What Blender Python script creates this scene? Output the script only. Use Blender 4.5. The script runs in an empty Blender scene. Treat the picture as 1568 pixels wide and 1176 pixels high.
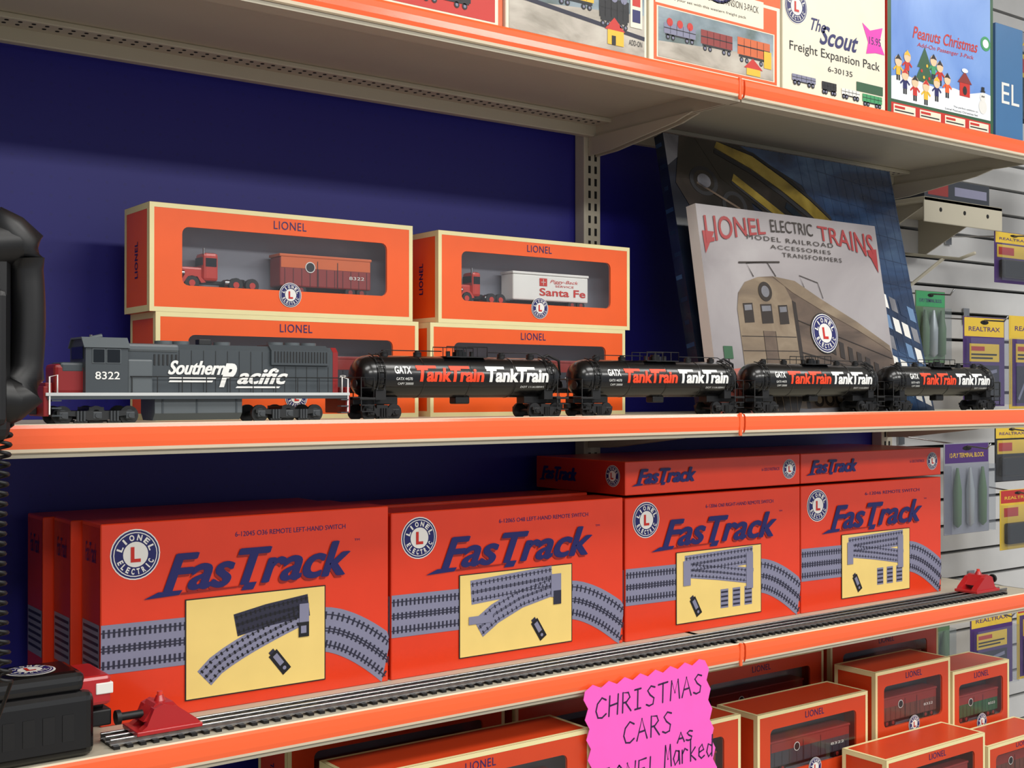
import bpy, bmesh, math, random
from mathutils import Vector, Matrix
random.seed(7)
ZO=1.5
def lin(h):
    h=h.lstrip('#'); o=[]
    for i in (0,2,4):
        c=int(h[i:i+2],16)/255
        o.append(c/12.92 if c<=.04045 else ((c+.055)/1.055)**2.4)
    return (*o,1)
_m={}
def mat(name,hexc,rough=.5,metal=0,noise=.06,scale=25,coat=0,bump=0,spec=.5):
    if name in _m: return _m[name]
    m=bpy.data.materials.new(name); m.use_nodes=True
    nt=m.node_tree; p=nt.nodes['Principled BSDF']
    c=lin(hexc)
    tc=nt.nodes.new('ShaderNodeTexCoord'); n=nt.nodes.new('ShaderNodeTexNoise')
    n.inputs['Scale'].default_value=scale; n.inputs['Detail'].default_value=3
    nt.links.new(tc.outputs['Object'],n.inputs['Vector'])
    mx=nt.nodes.new('ShaderNodeMix'); mx.data_type='RGBA'
    mx.inputs[6].default_value=tuple(max(0,v*(1-noise)) for v in c[:3])+(1,)
    mx.inputs[7].default_value=tuple(min(1,v*(1+noise)) for v in c[:3])+(1,)
    nt.links.new(n.outputs['Fac'],mx.inputs[0]); nt.links.new(mx.outputs[2],p.inputs['Base Color'])
    p.inputs['Roughness'].default_value=rough; p.inputs['Metallic'].default_value=metal
    p.inputs['Coat Weight'].default_value=coat; p.inputs['Coat Roughness'].default_value=.15
    p.inputs['Specular IOR Level'].default_value=spec
    if bump:
        b=nt.nodes.new('ShaderNodeBump'); b.inputs['Strength'].default_value=bump; b.inputs['Distance'].default_value=.002
        nt.links.new(n.outputs['Fac'],b.inputs['Height']); nt.links.new(b.outputs['Normal'],p.inputs['Normal'])
    _m[name]=m; return m
def rmat(name,cols,scale=(6,6,6),rough=.3,coat=.3,lo=.3,hi=.7,dist=.6):
    m=bpy.data.materials.new(name); m.use_nodes=True; nt=m.node_tree; p=nt.nodes['Principled BSDF']
    tc=nt.nodes.new('ShaderNodeTexCoord'); mp=nt.nodes.new('ShaderNodeMapping'); mp.inputs['Scale'].default_value=scale; mp.inputs['Rotation'].default_value=(0,.5,0)
    n=nt.nodes.new('ShaderNodeTexNoise'); n.inputs['Scale'].default_value=1; n.inputs['Detail'].default_value=6; n.inputs['Distortion'].default_value=dist
    r=nt.nodes.new('ShaderNodeValToRGB'); e=r.color_ramp.elements
    e[0].position=lo; e[0].color=lin(cols[0]); e[1].position=hi; e[1].color=lin(cols[-1])
    for i,c in enumerate(cols[1:-1]):
        q=e.new(lo+(hi-lo)*(i+1)/(len(cols)-1)); q.color=lin(c)
    nt.links.new(tc.outputs['Object'],mp.inputs[0]); nt.links.new(mp.outputs[0],n.inputs['Vector']); nt.links.new(n.outputs['Fac'],r.inputs[0]); nt.links.new(r.outputs[0],p.inputs['Base Color'])
    p.inputs['Roughness'].default_value=rough; p.inputs['Coat Weight'].default_value=coat; p.inputs['Coat Roughness'].default_value=.15
    return m
def clearmat(name,fac,rough):
    m=bpy.data.materials.new(name); m.use_nodes=True; nt=m.node_tree; nt.nodes.clear()
    o=nt.nodes.new('ShaderNodeOutputMaterial'); a=nt.nodes.new('ShaderNodeBsdfTransparent'); g=nt.nodes.new('ShaderNodeBsdfGlossy')
    a.inputs[0].default_value=(.96,.97,.98,1); g.inputs['Roughness'].default_value=rough
    n=nt.nodes.new('ShaderNodeTexNoise'); n.inputs['Scale'].default_value=12
    b=nt.nodes.new('ShaderNodeBump'); b.inputs['Strength'].default_value=.35; b.inputs['Distance'].default_value=.008
    tc=nt.nodes.new('ShaderNodeTexCoord'); nt.links.new(tc.outputs['Object'],n.inputs['Vector'])
    nt.links.new(n.outputs['Fac'],b.inputs['Height']); nt.links.new(b.outputs['Normal'],g.inputs['Normal'])
    x=nt.nodes.new('ShaderNodeMixShader'); x.inputs[0].default_value=fac
    nt.links.new(a.outputs[0],x.inputs[1]); nt.links.new(g.outputs[0],x.inputs[2]); nt.links.new(x.outputs[0],o.inputs[0])
    return m
CLEAR=clearmat('clear_film',.10,.16)
# ---- text geometry
_tg={}
def tgeo(s,shear=0,bold=0,space=1,cuts=0):
    k=(s,shear,bold,space,cuts)
    if k in _tg: return _tg[k]
    cu=bpy.data.curves.new('t','FONT'); cu.body=s; cu.shear=shear; cu.offset=bold; cu.resolution_u=4; cu.space_character=space
    ob=bpy.data.objects.new('t',cu); bpy.context.scene.collection.objects.link(ob)
    bpy.context.view_layer.update()
    dg=bpy.context.evaluated_depsgraph_get(); ev=ob.evaluated_get(dg); me=ev.to_mesh()
    vs=[(v.co.x,v.co.y) for v in me.vertices]; fs=[tuple(p.vertices) for p in me.polygons]
    ev.to_mesh_clear(); bpy.data.objects.remove(ob); bpy.data.curves.remove(cu)
    if not vs: vs=[(0,0),(1,0),(0,1)]; fs=[]
    x0=min(v[0] for v in vs); x1=max(v[0] for v in vs); y0=min(v[1] for v in vs); y1=max(v[1] for v in vs)
    asp=(x1-x0)/max(1e-6,y1-y0)
    vs=[((a-x0)/max(1e-6,x1-x0),(b-y0)/max(1e-6,y1-y0)) for a,b in vs]
    if cuts:
        bm=bmesh.new(); bv=[bm.verts.new((a,b,0)) for a,b in vs]
        for f in fs:
            try: bm.faces.new([bv[i] for i in f])
            except: pass
        for i in range(1,cuts):
            bmesh.ops.bisect_plane(bm,geom=bm.verts[:]+bm.edges[:]+bm.faces[:],plane_co=(0,i/cuts,0),plane_no=(0,1,0))
        bm.verts.index_update(); vs=[(v.co.x,v.co.y) for v in bm.verts]; fs=[tuple(v.index for v in f.verts) for f in bm.faces]; bm.free()
    _tg[k]=(vs,fs,asp); return _tg[k]
class B:
    def __init__(s,name): s.n=name; s.v=[]; s.f=[]; s.m=[]; s.sm=[]; s.mats=[]
    def mi(s,m):
        if m not in s.mats: s.mats.append(m)
        return s.mats.index(m)
    def add(s,vs,fs,m,smooth=False):
        o=len(s.v); s.v+= [tuple(v) for v in vs]; k=s.mi(m)
        for f in fs: s.f.append(tuple(i+o for i in f)); s.m.append(k); s.sm.append(smooth)
    def box(s,x0,x1,y0,y1,z0,z1,m,bev=0,seg=2):
        if bev:
            bm=bmesh.new(); bmesh.ops.create_cube(bm,size=1)
            for v in bm.verts: v.co=Vector(((x0+x1)/2+v.co.x*(x1-x0),(y0+y1)/2+v.co.y*(y1-y0),(z0+z1)/2+v.co.z*(z1-z0)))
            bmesh.ops.bevel(bm,geom=bm.edges[:]+bm.verts[:],offset=bev,segments=seg,profile=.5,affect='EDGES')
            bm.verts.index_update(); s.add([v.co[:] for v in bm.verts],[tuple(v.index for v in f.verts) for f in bm.faces],m); bm.free(); return
        vs=[(x,y,z) for x in (x0,x1) for y in (y0,y1) for z in (z0,z1)]
        s.add(vs,[(0,1,3,2),(4,6,7,5),(0,4,5,1),(2,3,7,6),(0,2,6,4),(1,5,7,3)],m)
    def quad(s,pts,m): s.add(pts,[tuple(range(len(pts)))],m)
    def cyl(s,p0,p1,r,m,n=16,r2=None,smooth=True):
        p0=Vector(p0); p1=Vector(p1); r2=r if r2 is None else r2
        d=(p1-p0).normalized(); a=d.orthogonal().normalized(); b=d.cross(a)
        vs=[];
        for P,R in ((p0,r),(p1,r2)):
            for i in range(n):
                t=2*math.pi*i/n; vs.append(P+a*R*math.cos(t)+b*R*math.sin(t))
        s.add(vs,[(i,(i+1)%n,n+(i+1)%n,n+i) for i in range(n)],m,smooth)
        s.add(vs,[tuple(range(n))[::-1],tuple(range(n,2*n))],m)
    def tube(s,pts,r,m,n=6):
        pts=[Vector(p) for p in pts]; vs=[]
        for i,p in enumerate(pts):
            d=(pts[min(i+1,len(pts)-1)]-pts[max(i-1,0)]).normalized()
            up=Vector((0,0,1)) if abs(d.z)<.9 else Vector((0,1,0))
            a=d.cross(up).normalized(); b=d.cross(a)
            R=r[i] if isinstance(r,(list,tuple)) else r
            for k in range(n):
                t=2*math.pi*k/n; vs.append(p+a*R*math.cos(t)+b*R*math.sin(t))
        fs=[(i*n+k,i*n+(k+1)%n,(i+1)*n+(k+1)%n,(i+1)*n+k) for i in range(len(pts)-1) for k in range(n)]
        fs+=[tuple(range(n)),tuple(range((len(pts)-1)*n,len(pts)*n))]
        s.add(vs,fs,m,True)
    def lathe(s,prof,c,m,n=28,axis='x',smooth=True):
        vs=[]; cx,cy,cz=c
        for t,r in prof:
            for k in range(n):
                q=2*math.pi*k/n
                if axis=='x': vs.append((cx+t,cy+r*math.cos(q),cz+r*math.sin(q)))
                elif axis=='z': vs.append((cx+r*math.cos(q),cy+r*math.sin(q),cz+t))
                else: vs.append((cx+r*math.cos(q),cy+t,cz+r*math.sin(q)))
        s.add(vs,[(i*n+k,i*n+(k+1)%n,(i+1)*n+(k+1)%n,(i+1)*n+k) for i in range(len(prof)-1) for k in range(n)],m,smooth)
    def prism(s,pts,y0,y1,m,axis='y'):
        n=len(pts)
        if axis=='y': vs=[(a,y0,b) for a,b in pts]+[(a,y1,b) for a,b in pts]
        elif axis=='x': vs=[(y0,a,b) for a,b in pts]+[(y1,a,b) for a,b in pts]
        else: vs=[(a,b,y0) for a,b in pts]+[(a,b,y1) for a,b in pts]
        s.add(vs,[tuple(range(n)),tuple(range(n,2*n))[::-1]]+[(i,(i+1)%n,n+(i+1)%n,n+i) for i in range(n)],m)
    def build(s,off=(0,0,0),rot=None,parent=None):
        xs=[v[0] for v in s.v]; ys=[v[1] for v in s.v]; zs=[v[2] for v in s.v]
        c=Vector(((min(xs)+max(xs))/2,(min(ys)+max(ys))/2,min(zs)))
        me=bpy.data.meshes.new(s.n); me.from_pydata([Vector(v)-c for v in s.v],[],s.f)
        for m in s.mats: me.materials.append(m)
        me.polygons.foreach_set('material_index',s.m); me.polygons.foreach_set('use_smooth',s.sm)
        me.update()
        ob=bpy.data.objects.new(s.n,me); ob.location=c+Vector(off)+Vector((0,0,ZO))
        if rot: ob.rotation_euler=rot
        bpy.context.scene.collection.objects.link(ob)
        return ob
LF=.00025
def cl(v): return max(0,min(1,v))
class F:
    def __init__(s,b,O,U,V):
        s.b=b; s.O=Vector(O); s.U=Vector(U); s.V=Vector(V); s.N=s.V.cross(s.U).normalized(); s.w=s.U.length; s.h=s.V.length
    def p(s,a,b,l=1): return s.O+s.U*cl(a)+s.V*cl(b)+s.N*(l*LF)
    def poly(s,pts,m,l=1): s.b.quad([s.p(a,b,l) for a,b in pts],m)
    def rect(s,a0,b0,a1,b1,m,l=1): s.poly([(a0,b0),(a1,b0),(a1,b1),(a0,b1)],m,l)
    def ell(s,a,b,ra,rb,m,l=1,n=28): s.poly([(a+ra*math.cos(2*math.pi*i/n),b+rb*math.sin(2*math.pi*i/n)) for i in range(n)],m,l)
    def circ(s,a,b,r,m,l=1,n=28): s.ell(a,b,r/s.w,r/s.h,m,l,n)
    def text(s,t,a0,b0,a1,b1,m,l=2,shear=0,bold=0,tilt=0,warp=None,space=1):
        vs,fs,_=tgeo(t,shear,bold,space)
        P=[]
        for x,y in vs:
            if warp: a,b=warp(x,y)
            else: a=a0+x*(a1-a0); b=b1-y*(b1-b0)-tilt*x
            P.append(s.p(a,b,l))
        s.b.add(P,fs,m)
    def path(s,pts,w,m,l=1):
        L=[]; R=[]
        for i,(a,b) in enumerate(pts):
            q=pts[min(i+1,len(pts)-1)]; r=pts[max(i-1,0)]
            dx=(q[0]-r[0])*s.w; dy=(q[1]-r[1])*s.h; d=math.hypot(dx,dy) or 1
            nx=-dy/d*w/2/s.w; ny=dx/d*w/2/s.h
            L.append((a+nx,b+ny)); R.append((a-nx,b-ny))
        for i in range(len(pts)-1): s.poly([L[i],L[i+1],R[i+1],R[i]],m,l)
    def off(s,pts,d):
        o=[]
        for i,(a,b) in enumerate(pts):
            q=pts[min(i+1,len(pts)-1)]; r=pts[max(i-1,0)]
            dx=(q[0]-r[0])*s.w; dy=(q[1]-r[1])*s.h; L=math.hypot(dx,dy) or 1
            o.append((a-dy/L*d/s.w,b+dx/L*d/s.h))
        return o
    def track(s,pts,w,mb,mt,l=1,ties=None,tw=.0022):
        s.path(pts,w,mb,l)
        for d in (-.34,-.03,.03,.34): s.path(s.off(pts,d*w),w*.022,mt,l+2)
        P=[(a*s.w,b*s.h) for a,b in pts]; seg=[math.dist(P[i],P[i+1]) for i in range(len(P)-1)]; T=sum(seg)
        n=ties or max(2,int(T/.0085))
        for k in range(n):
            t=(k+.5)/n*T; i=0
            while i<len(seg)-1 and t>seg[i]: t-=seg[i]; i+=1
            u=t/seg[i]; x=P[i][0]+(P[i+1][0]-P[i][0])*u; y=P[i][1]+(P[i+1][1]-P[i][1])*u
            dx=(P[i+1][0]-P[i][0])/seg[i]; dy=(P[i+1][1]-P[i][1])/seg[i]
            for c in (-.32,0,.32):
                hx=-dy*w*.085; hy=dx*w*.085; cx=x-dy*w*c; cy=y+dx*w*c; ex=dx*tw/2; ey=dy*tw/2
                q=[(cx-hx-ex,cy-hy-ey),(cx+hx-ex,cy+hy-ey),(cx+hx+ex,cy+hy+ey),(cx-hx+ex,cy-hy+ey)]
                s.poly([(A/s.w,Bb/s.h) for A,Bb in q],mt,l+1)
    def logo(s,a,b,d,l=2):
        r=d/2
        s.circ(a,b,r,WHITEP,l); s.circ(a,b,r*.95,BLUEP,l+1); s.circ(a,b,r*.88,WHITEP,l+2); s.circ(a,b,r*.84,BLUEP,l+3); s.circ(a,b,r*.5,WHITEP,l+4)
        s.text('L',a-r*.2/s.w,b-r*.3/s.h,a+r*.2/s.w,b+r*.3/s.h,REDP,l+6,0,.04)
        if d<.02: return
        for word,a0,a1,flip in (('LIONEL',158,22,0),('ELECTRIC',205,335,1)):
            n=len(word)
            for i,ch in enumerate(word):
                t=math.radians(a0+(a1-a0)*i/(n-1)); vs,fs,asp=tgeo(ch,0,.04)
                hh=r*.24; ww=r*(.2 if word=='LIONEL' else .13)
                if ch=='I': ww*=.4
                rx,ry=math.cos(t),math.sin(t)
                if flip: ox,oy=-rx,-ry
                else: ox,oy=rx,ry
                P=[]
                for x,y in vs:
                    u=(x-.5)*ww; v=(y-.5)*hh
                    X=rx*r*.67+oy*u+ox*v; Y=ry*r*.67-ox*u+oy*v
                    P.append(s.p(a+X/s.w,b-Y/s.h,l+5))
                s.b.add(P,fs,WHITEP)
def front(b,x0,x1,y,z0,z1): return F(b,(x0,y,z1),(x1-x0,0,0),(0,0,z0-z1))
def leftf(b,x,y0,y1,z0,z1): return F(b,(x,y1,z1),(0,y0-y1,0),(0,0,z0-z1))
def topf(b,x0,x1,y0,y1,z): return F(b,(x0,y1,z),(x1-x0,0,0),(0,y0-y1,0))
# materials
WHITEP=mat('print_white','#E8E6E0',.45); BLUEP=mat('print_blue','#1A1C60',.4); REDP=mat('print_red','#C8281C',.4)
BLKP=mat('print_black','#15151A',.45); GREYP=mat('print_grey','#82829A',.45); DKTRK=mat('print_track_dark','#26263A',.5)
YELP=mat('print_pale_yellow','#EED07C',.45); SHADP=mat('print_shadow_red','#8E1712',.4)
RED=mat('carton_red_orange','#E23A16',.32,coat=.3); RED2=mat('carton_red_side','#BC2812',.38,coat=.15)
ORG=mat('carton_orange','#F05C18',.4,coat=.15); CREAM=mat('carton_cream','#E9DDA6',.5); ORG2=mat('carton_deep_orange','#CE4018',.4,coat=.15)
GRYIN=mat('carton_insert_grey','#8F919B',.5); BEIGE=mat('shelf_metal_beige','#BDB6A2',.45,noise=.04,bump=.05); DKHOLE=mat('slot_dark','#0A0A0A',.8)
STRIP=mat('price_strip_orange','#FF6630',.22,coat=.7,noise=.02); STRIPE=mat('price_strip_edge','#F8E8CC',.3)
BLACK=mat('black_gloss_paint','#09090B',.25,coat=.3); BLACKM=mat('black_plastic_matte','#0D0D0F',.5); STEEL=mat('rail_steel','#A8A8A8',.25,1)
LGREY=mat('locomotive_grey','#3F464B',.42); LGREY2=mat('locomotive_grey_light','#596064',.42); LRED=mat('locomotive_scarlet','#8A1A1C',.4)
TORG=mat('lettering_orange_red','#F0461E',.4); TWHT=mat('lettering_white','#F2F2EE',.4); GLASSD=mat('window_dark','#10161C',.15)
PHONE=mat('telephone_black','#0A0A0C',.42)
# ------------- ROOM
def simple(name,x0,x1,y0,y1,z0,z1,m,bev=0):
    b=B(name); b.box(x0,x1,y0,y1,z0,z1,m,bev); return b.build()
simple('floor',-3.5,5.5,-3,2.0,-1.55,-1.5,mat('vinyl_floor','#98928A',.4,noise=.15,scale=6))
simple('ceiling',-3.5,5.5,-3,2.0,1.45,1.5,mat('ceiling_tile','#D8D6CE',.8))
simple('wall_back',-3.5,5.5,1.85,1.95,-1.5,1.45,mat('wall_paint','#B5B3AA',.7))
b=B('slatwall_panel'); SW=mat('slatwall_white','#CFCFCE',.45)
z=-1.45
while z<1.4:
    b.box(2.275,5.2,1.80,1.845,z,z+.058,SW); b.box(2.275,5.2,1.835,1.845,z+.058,z+.066,DKHOLE); z+=.066
b.build()
m=mat('pegboard_blue','#1A167E',.5,noise=.08,scale=5)
nt=m.node_tree; p=nt.nodes['Principled BSDF']; src=p.inputs['Base Color'].links[0].from_socket
tc=nt.nodes.new('ShaderNodeTexCoord')
vm=nt.nodes.new('ShaderNodeVectorMath'); vm.operation='MULTIPLY'; vm.inputs[1].default_value=(40,0,40)
fr=nt.nodes.new('ShaderNodeVectorMath'); fr.operation='FRACTION'
sb=nt.nodes.new('ShaderNodeVectorMath'); sb.operation='SUBTRACT'; sb.inputs[1].default_value=(.5,0,.5)
ln=nt.nodes.new('ShaderNodeVectorMath'); ln.operation='LENGTH'
lt=nt.nodes.new('ShaderNodeMath'); lt.operation='LESS_THAN'; lt.inputs[1].default_value=.09
ml=nt.nodes.new('ShaderNodeMath'); ml.operation='MULTIPLY'; ml.inputs[1].default_value=.15
mx=nt.nodes.new('ShaderNodeMix'); mx.data_type='RGBA'; mx.inputs[7].default_value=lin('#0A0A30')
for a,c in ((tc.outputs['Object'],vm.inputs[0]),(vm.outputs[0],fr.inputs[0]),(fr.outputs[0],sb.inputs[0]),(sb.outputs[0],ln.inputs[0]),(ln.outputs['Value'],lt.inputs[0]),(lt.outputs[0],ml.inputs[0]),(ml.outputs[0],mx.inputs[0]),(src,mx.inputs[6]),(mx.outputs[2],p.inputs['Base Color'])): nt.links.new(a,c)
simple('gondola_back_panel',.17,2.27,1.683,1.70,-1.5,1.2,m)
simple('gondola_end_panel',.14,.17,1.06,1.70,-1.5,1.2,BEIGE,.003)
for xc in (1.407,2.245):
    b=B('slotted_upright'); b.box(xc-.019,xc+.019,1.656,1.682,-1.5,1.2,BEIGE,.002)
    z=-1.0
    while z<1.15:
        for dx in (-.007,.007):
            b.box(xc+dx-.0025,xc+dx+.0025,1.6552,1.657,z,z+.013,DKHOLE)
        z+=.022
    b.build()
def shelf(x0,x1,yf,zt,holes=False):
    b=B('metal_shelf')
    b.box(x0,x1,yf+.004,1.655,zt-.004,zt,BEIGE)
    b.box(x0,x1,yf+.004,yf+.007,zt-.032,zt,BEIGE)
    b.box(x0,x1,yf+.007,yf+.03,zt-.032,zt-.029,BEIGE)
    b.box(x0,x1,1.640,1.655,zt-.030,zt,BEIGE,.002)
    b.box(x0,x1,1.60,1.640,zt-.012,zt-.004,BEIGE,.002)
    b.box(x0,x0+.003,yf+.007,1.655,zt-.03,zt,BEIGE); b.box(x1-.003,x1,yf+.007,1.655,zt-.03,zt,BEIGE)
    if holes:
        x=x0+.02
        while x<x1-.02:
            for yy in (1.608,1.622):
                b.cyl((x,yy,zt-.0125),(x,yy,zt-.0119),.0028,DKHOLE,8)
            x+=.0165
    for xx in (x0+.006,x1-.006):
        b.prism([(yf+.1,zt-.03),(1.655,zt-.03),(1.655,zt-.062),(1.60,zt-.060),(yf+.14,zt-.040)],xx-.002,xx+.002,BEIGE,axis='x')
    b.build()
def strip(x0,x1,zt):
    b=B('price_strip'); y=1.303
    prof=[(y,zt),(y-.004,zt-.001),(y-.006,zt-.0045),(y-.0066,zt-.012),(y-.0064,zt-.020),(y-.0055,zt-.0255),(y-.004,zt-.029),(y,zt-.030)]
    n=len(prof); vs=[(x0,a,c) for a,c in prof]+[(x1,a,c) for a,c in prof]
    for i in range(n-1): b.add([vs[i],vs[i+1],vs[n+i+1],vs[n+i]],[(0,1,2,3)],STRIPE if i in (0,n-3,n-2) else STRIP)
    b.add(vs,[tuple(range(n)),tuple(range(n,2*n)),(0,n-1,2*n-1,n)],STRIP)
    b.box(x1-.010,x1-.005,y-.008,y-.004,zt-.034,zt+.001,STRIP,.001)
    b.build()
for zt in (.478,-.036,-.387):
    for x0,x1 in ((.172,1.405),(1.409,2.252)):
        shelf(x0,x1,1.3,zt,zt>.4); strip(x0,x1,zt+.003)
for zt in (-.74,-1.1): shelf(.172,1.405,1.26,zt); shelf(1.409,2.252,1.26,zt)
# ------------- track cartons
def controller(f,a,b,ang,l=4):
    c,s_=math.cos(ang),math.sin(ang)
    def R(x,y): return (a+(x*c-y*s_)/f.w,b+(x*s_+y*c)/f.h)
    f.poly([R(-.016,-.007),(R(.016,-.007)),R(.016,.007),R(-.016,.007)],BLKP,l)
    f.poly([R(-.012,-.004),(R(.004,-.004)),R(.004,.003),R(-.012,.003)],GREYP,l+1)
    f.circ(*R(.010,0),.0025,GREYP,l+1,12)
    f.poly([R(-.020,-.004),(R(-.016,-.004)),R(-.016,.004),R(-.020,.004)],DKTRK,l)
def fastrack_logo(f,a0,b0,a1,b1,l=5,sh=True):
    w=a1-a0; h=b1-b0; q=.0011/f.w; qv=.0006/f.h
    if sh: f.text('FasTrack',a0-.008,b0+.012,a1-.008,b1+.014,SHADP,l,.35,.015)
    for i,(dx,dy) in enumerate(((0,0),(q*1.6,0),(-q*1.6,0),(0,qv),(0,-qv),(q*.8,0),(-q*.8,0))):
        f.text('FasTrack',a0+dx,b0+dy,a1+dx,b1+dy,BLUEP,l+1+i*.15,.35,.012)
    f.poly([(a0-w*.03,b1-h*.02),(a0+w*.09,b1-h*.02),(a0+w*.075,b1+h*.10),(a0-w*.10,b1+h*.14)],BLUEP,l+1)
    f.poly([(a0+w*.085,b1+h*.05),(a0+w*.38,b1+h*.02),(a0+w*.37,b1+h*.06),(a0+w*.08,b1+h*.10)],SHADP,l+1)
    f.poly([(a0+w*.415,b1-h*.05),(a0+w*.475,b1-h*.05),(a0+w*.455,b1+h*.15),(a0+w*.39,b1+h*.15)],BLUEP,l+1)
def carton(x0,x1,y0,y1,z0,z1,label,art,plain=False):
    b=B('track_switch_carton'); b.box(x0,x1,y0,y1,z0,z1,RED,.0012,1)
    f=front(b,x0,x1,y0,z0,z1)
    lf=leftf(b,x0,y0,y1,z0,z1)
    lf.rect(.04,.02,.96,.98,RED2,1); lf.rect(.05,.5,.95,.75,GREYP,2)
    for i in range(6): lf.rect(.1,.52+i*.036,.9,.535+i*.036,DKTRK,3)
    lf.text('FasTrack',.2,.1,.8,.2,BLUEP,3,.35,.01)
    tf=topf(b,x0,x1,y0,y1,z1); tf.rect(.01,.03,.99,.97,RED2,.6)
    if not plain:
        f.logo(.105,.16,(z1-z0)*.255)
        f.text(label,.43,.083,.83,.109,BLUEP,2,0,.0)
        fastrack_logo(f,.195,.175,.845,.365)
        f.text('TM',.865,.17,.885,.182,BLUEP,2)
        f.track([(0,.62),(.27,.625)],.057,GREYP,DKTRK,2,ties=17,tw=.0028)
        pts=[(.74+.28*t,.655+.25*(t**1.6)) for t in [i/12 for i in range(13)]]
        f.track(pts,.057,GREYP,DKTRK,2,ties=17,tw=.0028)
        f.rect(.262,.412,.753,.933,BLKP,5); f.rect(.266,.418,.749,.927,YELP,6)
        if art==0:
            f.track([(.325+.345*t,.83-.27*t**.7) for t in [i/9 for i in range(10)]],.026,GREYP,BLKP,7,ties=20,tw=.0024)
            f.track([(.43,.575),(.54,.54),(.69,.51)],.028,DKTRK,BLKP,7.4,ties=16,tw=.002); f.rect(.655,.5,.69,.62,GREYP,10); f.rect(.652,.60,.69,.68,BLKP,10.5); f.rect(.66,.62,.68,.66,GREYP,11)
            controller(f,.585,.80,.9,8)
        elif art==1:
            f.track([(.31,.53),(.66,.49)],.034,GREYP,DKTRK,7,ties=20,tw=.002)
            f.track([(.34,.76),(.41,.68),(.52,.60),(.68,.54)],.030,GREYP,DKTRK,7.4,ties=18,tw=.002); f.rect(.655,.47,.70,.62,GREYP,10); f.rect(.665,.58,.70,.67,DKTRK,10.5); f.rect(.30,.68,.40,.73,GREYP,10)
            controller(f,.60,.82,1.0,8)
        else:
            f.track([(.31,.51),(.70,.49)],.030,GREYP,DKTRK,7,ties=20,tw=.002)
            f.track([(.34,.55),(.5,.59),(.70,.65)],.026,GREYP,DKTRK,7.4,ties=18,tw=.002); f.rect(.30,.48,.34,.66,GREYP,10); f.rect(.66,.47,.70,.74,GREYP,10)
            for i in range(3):
                f.rect(.51+i*.07,.72,.555+i*.07,.86,GREYP,7)
                for k in range(4): f.rect(.513+i*.07,.735+k*.033,.552+i*.07,.748+k*.033,DKTRK,8)
            controller(f,.37,.82,1.05,8)
    b.build()
ZL=-.387
cols=[(.464,.8485,-.153,'6-12045 O36 REMOTE LEFT-HAND SWITCH',0),(.853,1.268,-.163,'6-12065 O48 LEFT-HAND REMOTE SWITCH',1),(1.273,1.680,-.165,'6-12066 O60 RIGHT-HAND REMOTE SWITCH',2),(1.683,2.093,-.165,'6-12046 REMOTE SWITCH',2)]
for i,(x0,x1,zt,lab,art) in enumerate(cols):
    carton(x0,x1,1.42,1.488,ZL,zt,lab,art)
    dz=(-.001,.004,-.002)[i%3]
    carton(x0-.012+.004*i,x1-.014+.003*i,1.492,1.560,ZL,zt+dz,lab,art,True)
    carton(x0-.004-(.02 if i==0 else 0),x1-.006-(.02 if i==0 else 0),1.564,1.632,ZL,zt-.002,lab,art,True)
for x0,x1 in ((1.273,1.680),(1.683,2.093)):
    b=B('track_carton_flat'); z0,z1=-.1605,-.108
    b.box(x0,x1,1.42,1.645,z0,z1,RED,.0012,1)
    f=front(b,x0,x1,1.42,z0,z1); fastrack_logo(f,.06,.25,.37,.68,sh=False); f.logo(.93,.48,.034); f.text('6-12012 FASTRACK',.76,.4,.87,.5,BLUEP)
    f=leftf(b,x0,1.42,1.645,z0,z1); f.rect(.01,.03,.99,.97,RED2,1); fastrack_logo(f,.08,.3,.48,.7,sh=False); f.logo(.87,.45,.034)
    b.build()
# ------------- window cartons
def wheel(b,x,y,z,r,w,m,hub=None):
    b.cyl((x,y-w/2,z),(x,y+w/2,z),r,m,16)
    b.cyl((x,y-w/2-.0006,z),(x,y-w/2,z),r*.45,hub or m,10)
TRED=mat('toy_truck_red','#C03424',.3,coat=.4); MAROON=mat('toy_maroon','#8A2A26',.4); TRUNIT=mat('toy_orange_roof','#D0622C',.4)
def toy_truck(b,x,y,z,L,m):
    r=.0095
    b.box(x+.002,x+L,y-.006,y+.006,z+.010,z+.014,BLACKM)
    b.box(x,x+L*.30,y-.009,y+.009,z+.015,z+.031,m,.003)
    b.box(x+L*.28,x+L*.48,y-.014,y+.014,z+.013,z+.050,m,.004)
    b.box(x+L*.31,x+L*.45,y-.0146,y-.013,z+.032,z+.043,GLASSD)
    b.box(x+L*.27,x+L*.285,y-.011,y+.011,z+.034,z+.044,GLASSD)
    b.prism([(x-.004,z+.010),(x+L*.03,z+.020),(x+L*.08,z+.0225),(x+L*.17,z+.0225),(x+L*.23,z+.018),(x+L*.3,z+.011),(x+L*.24,z+.010),(x+L*.19,z+.018),(x+L*.07,z+.018),(x+L*.01,z+.009)],y-.017,y-.008,m)
    b.cyl((x+L*.30,y-.010,z+.030),(x+L*.30,y-.010,z+.056),.0016,STEEL,8)
    b.box(x-.003,x,y-.008,y+.008,z+.014,z+.029,STEEL); b.cyl((x-.004,y-.013,z+.022),(x+.003,y-.013,z+.022),.0035,STEEL,10)
    for xx in (x+L*.12,x+L*.70,x+L*.92):
        for yy in (y-.014,y+.014): wheel(b,xx,yy,z+r,r,.006,BLACKM,m)
    b.cyl((x+L*.56,y-.012,z+.012),(x+L*.64,y-.012,z+.012),.004,STEEL,10); b.cyl((x+L*.8,y,z+.014),(x+L*.8,y,z+.018),.008,BLACKM,12)
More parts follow.
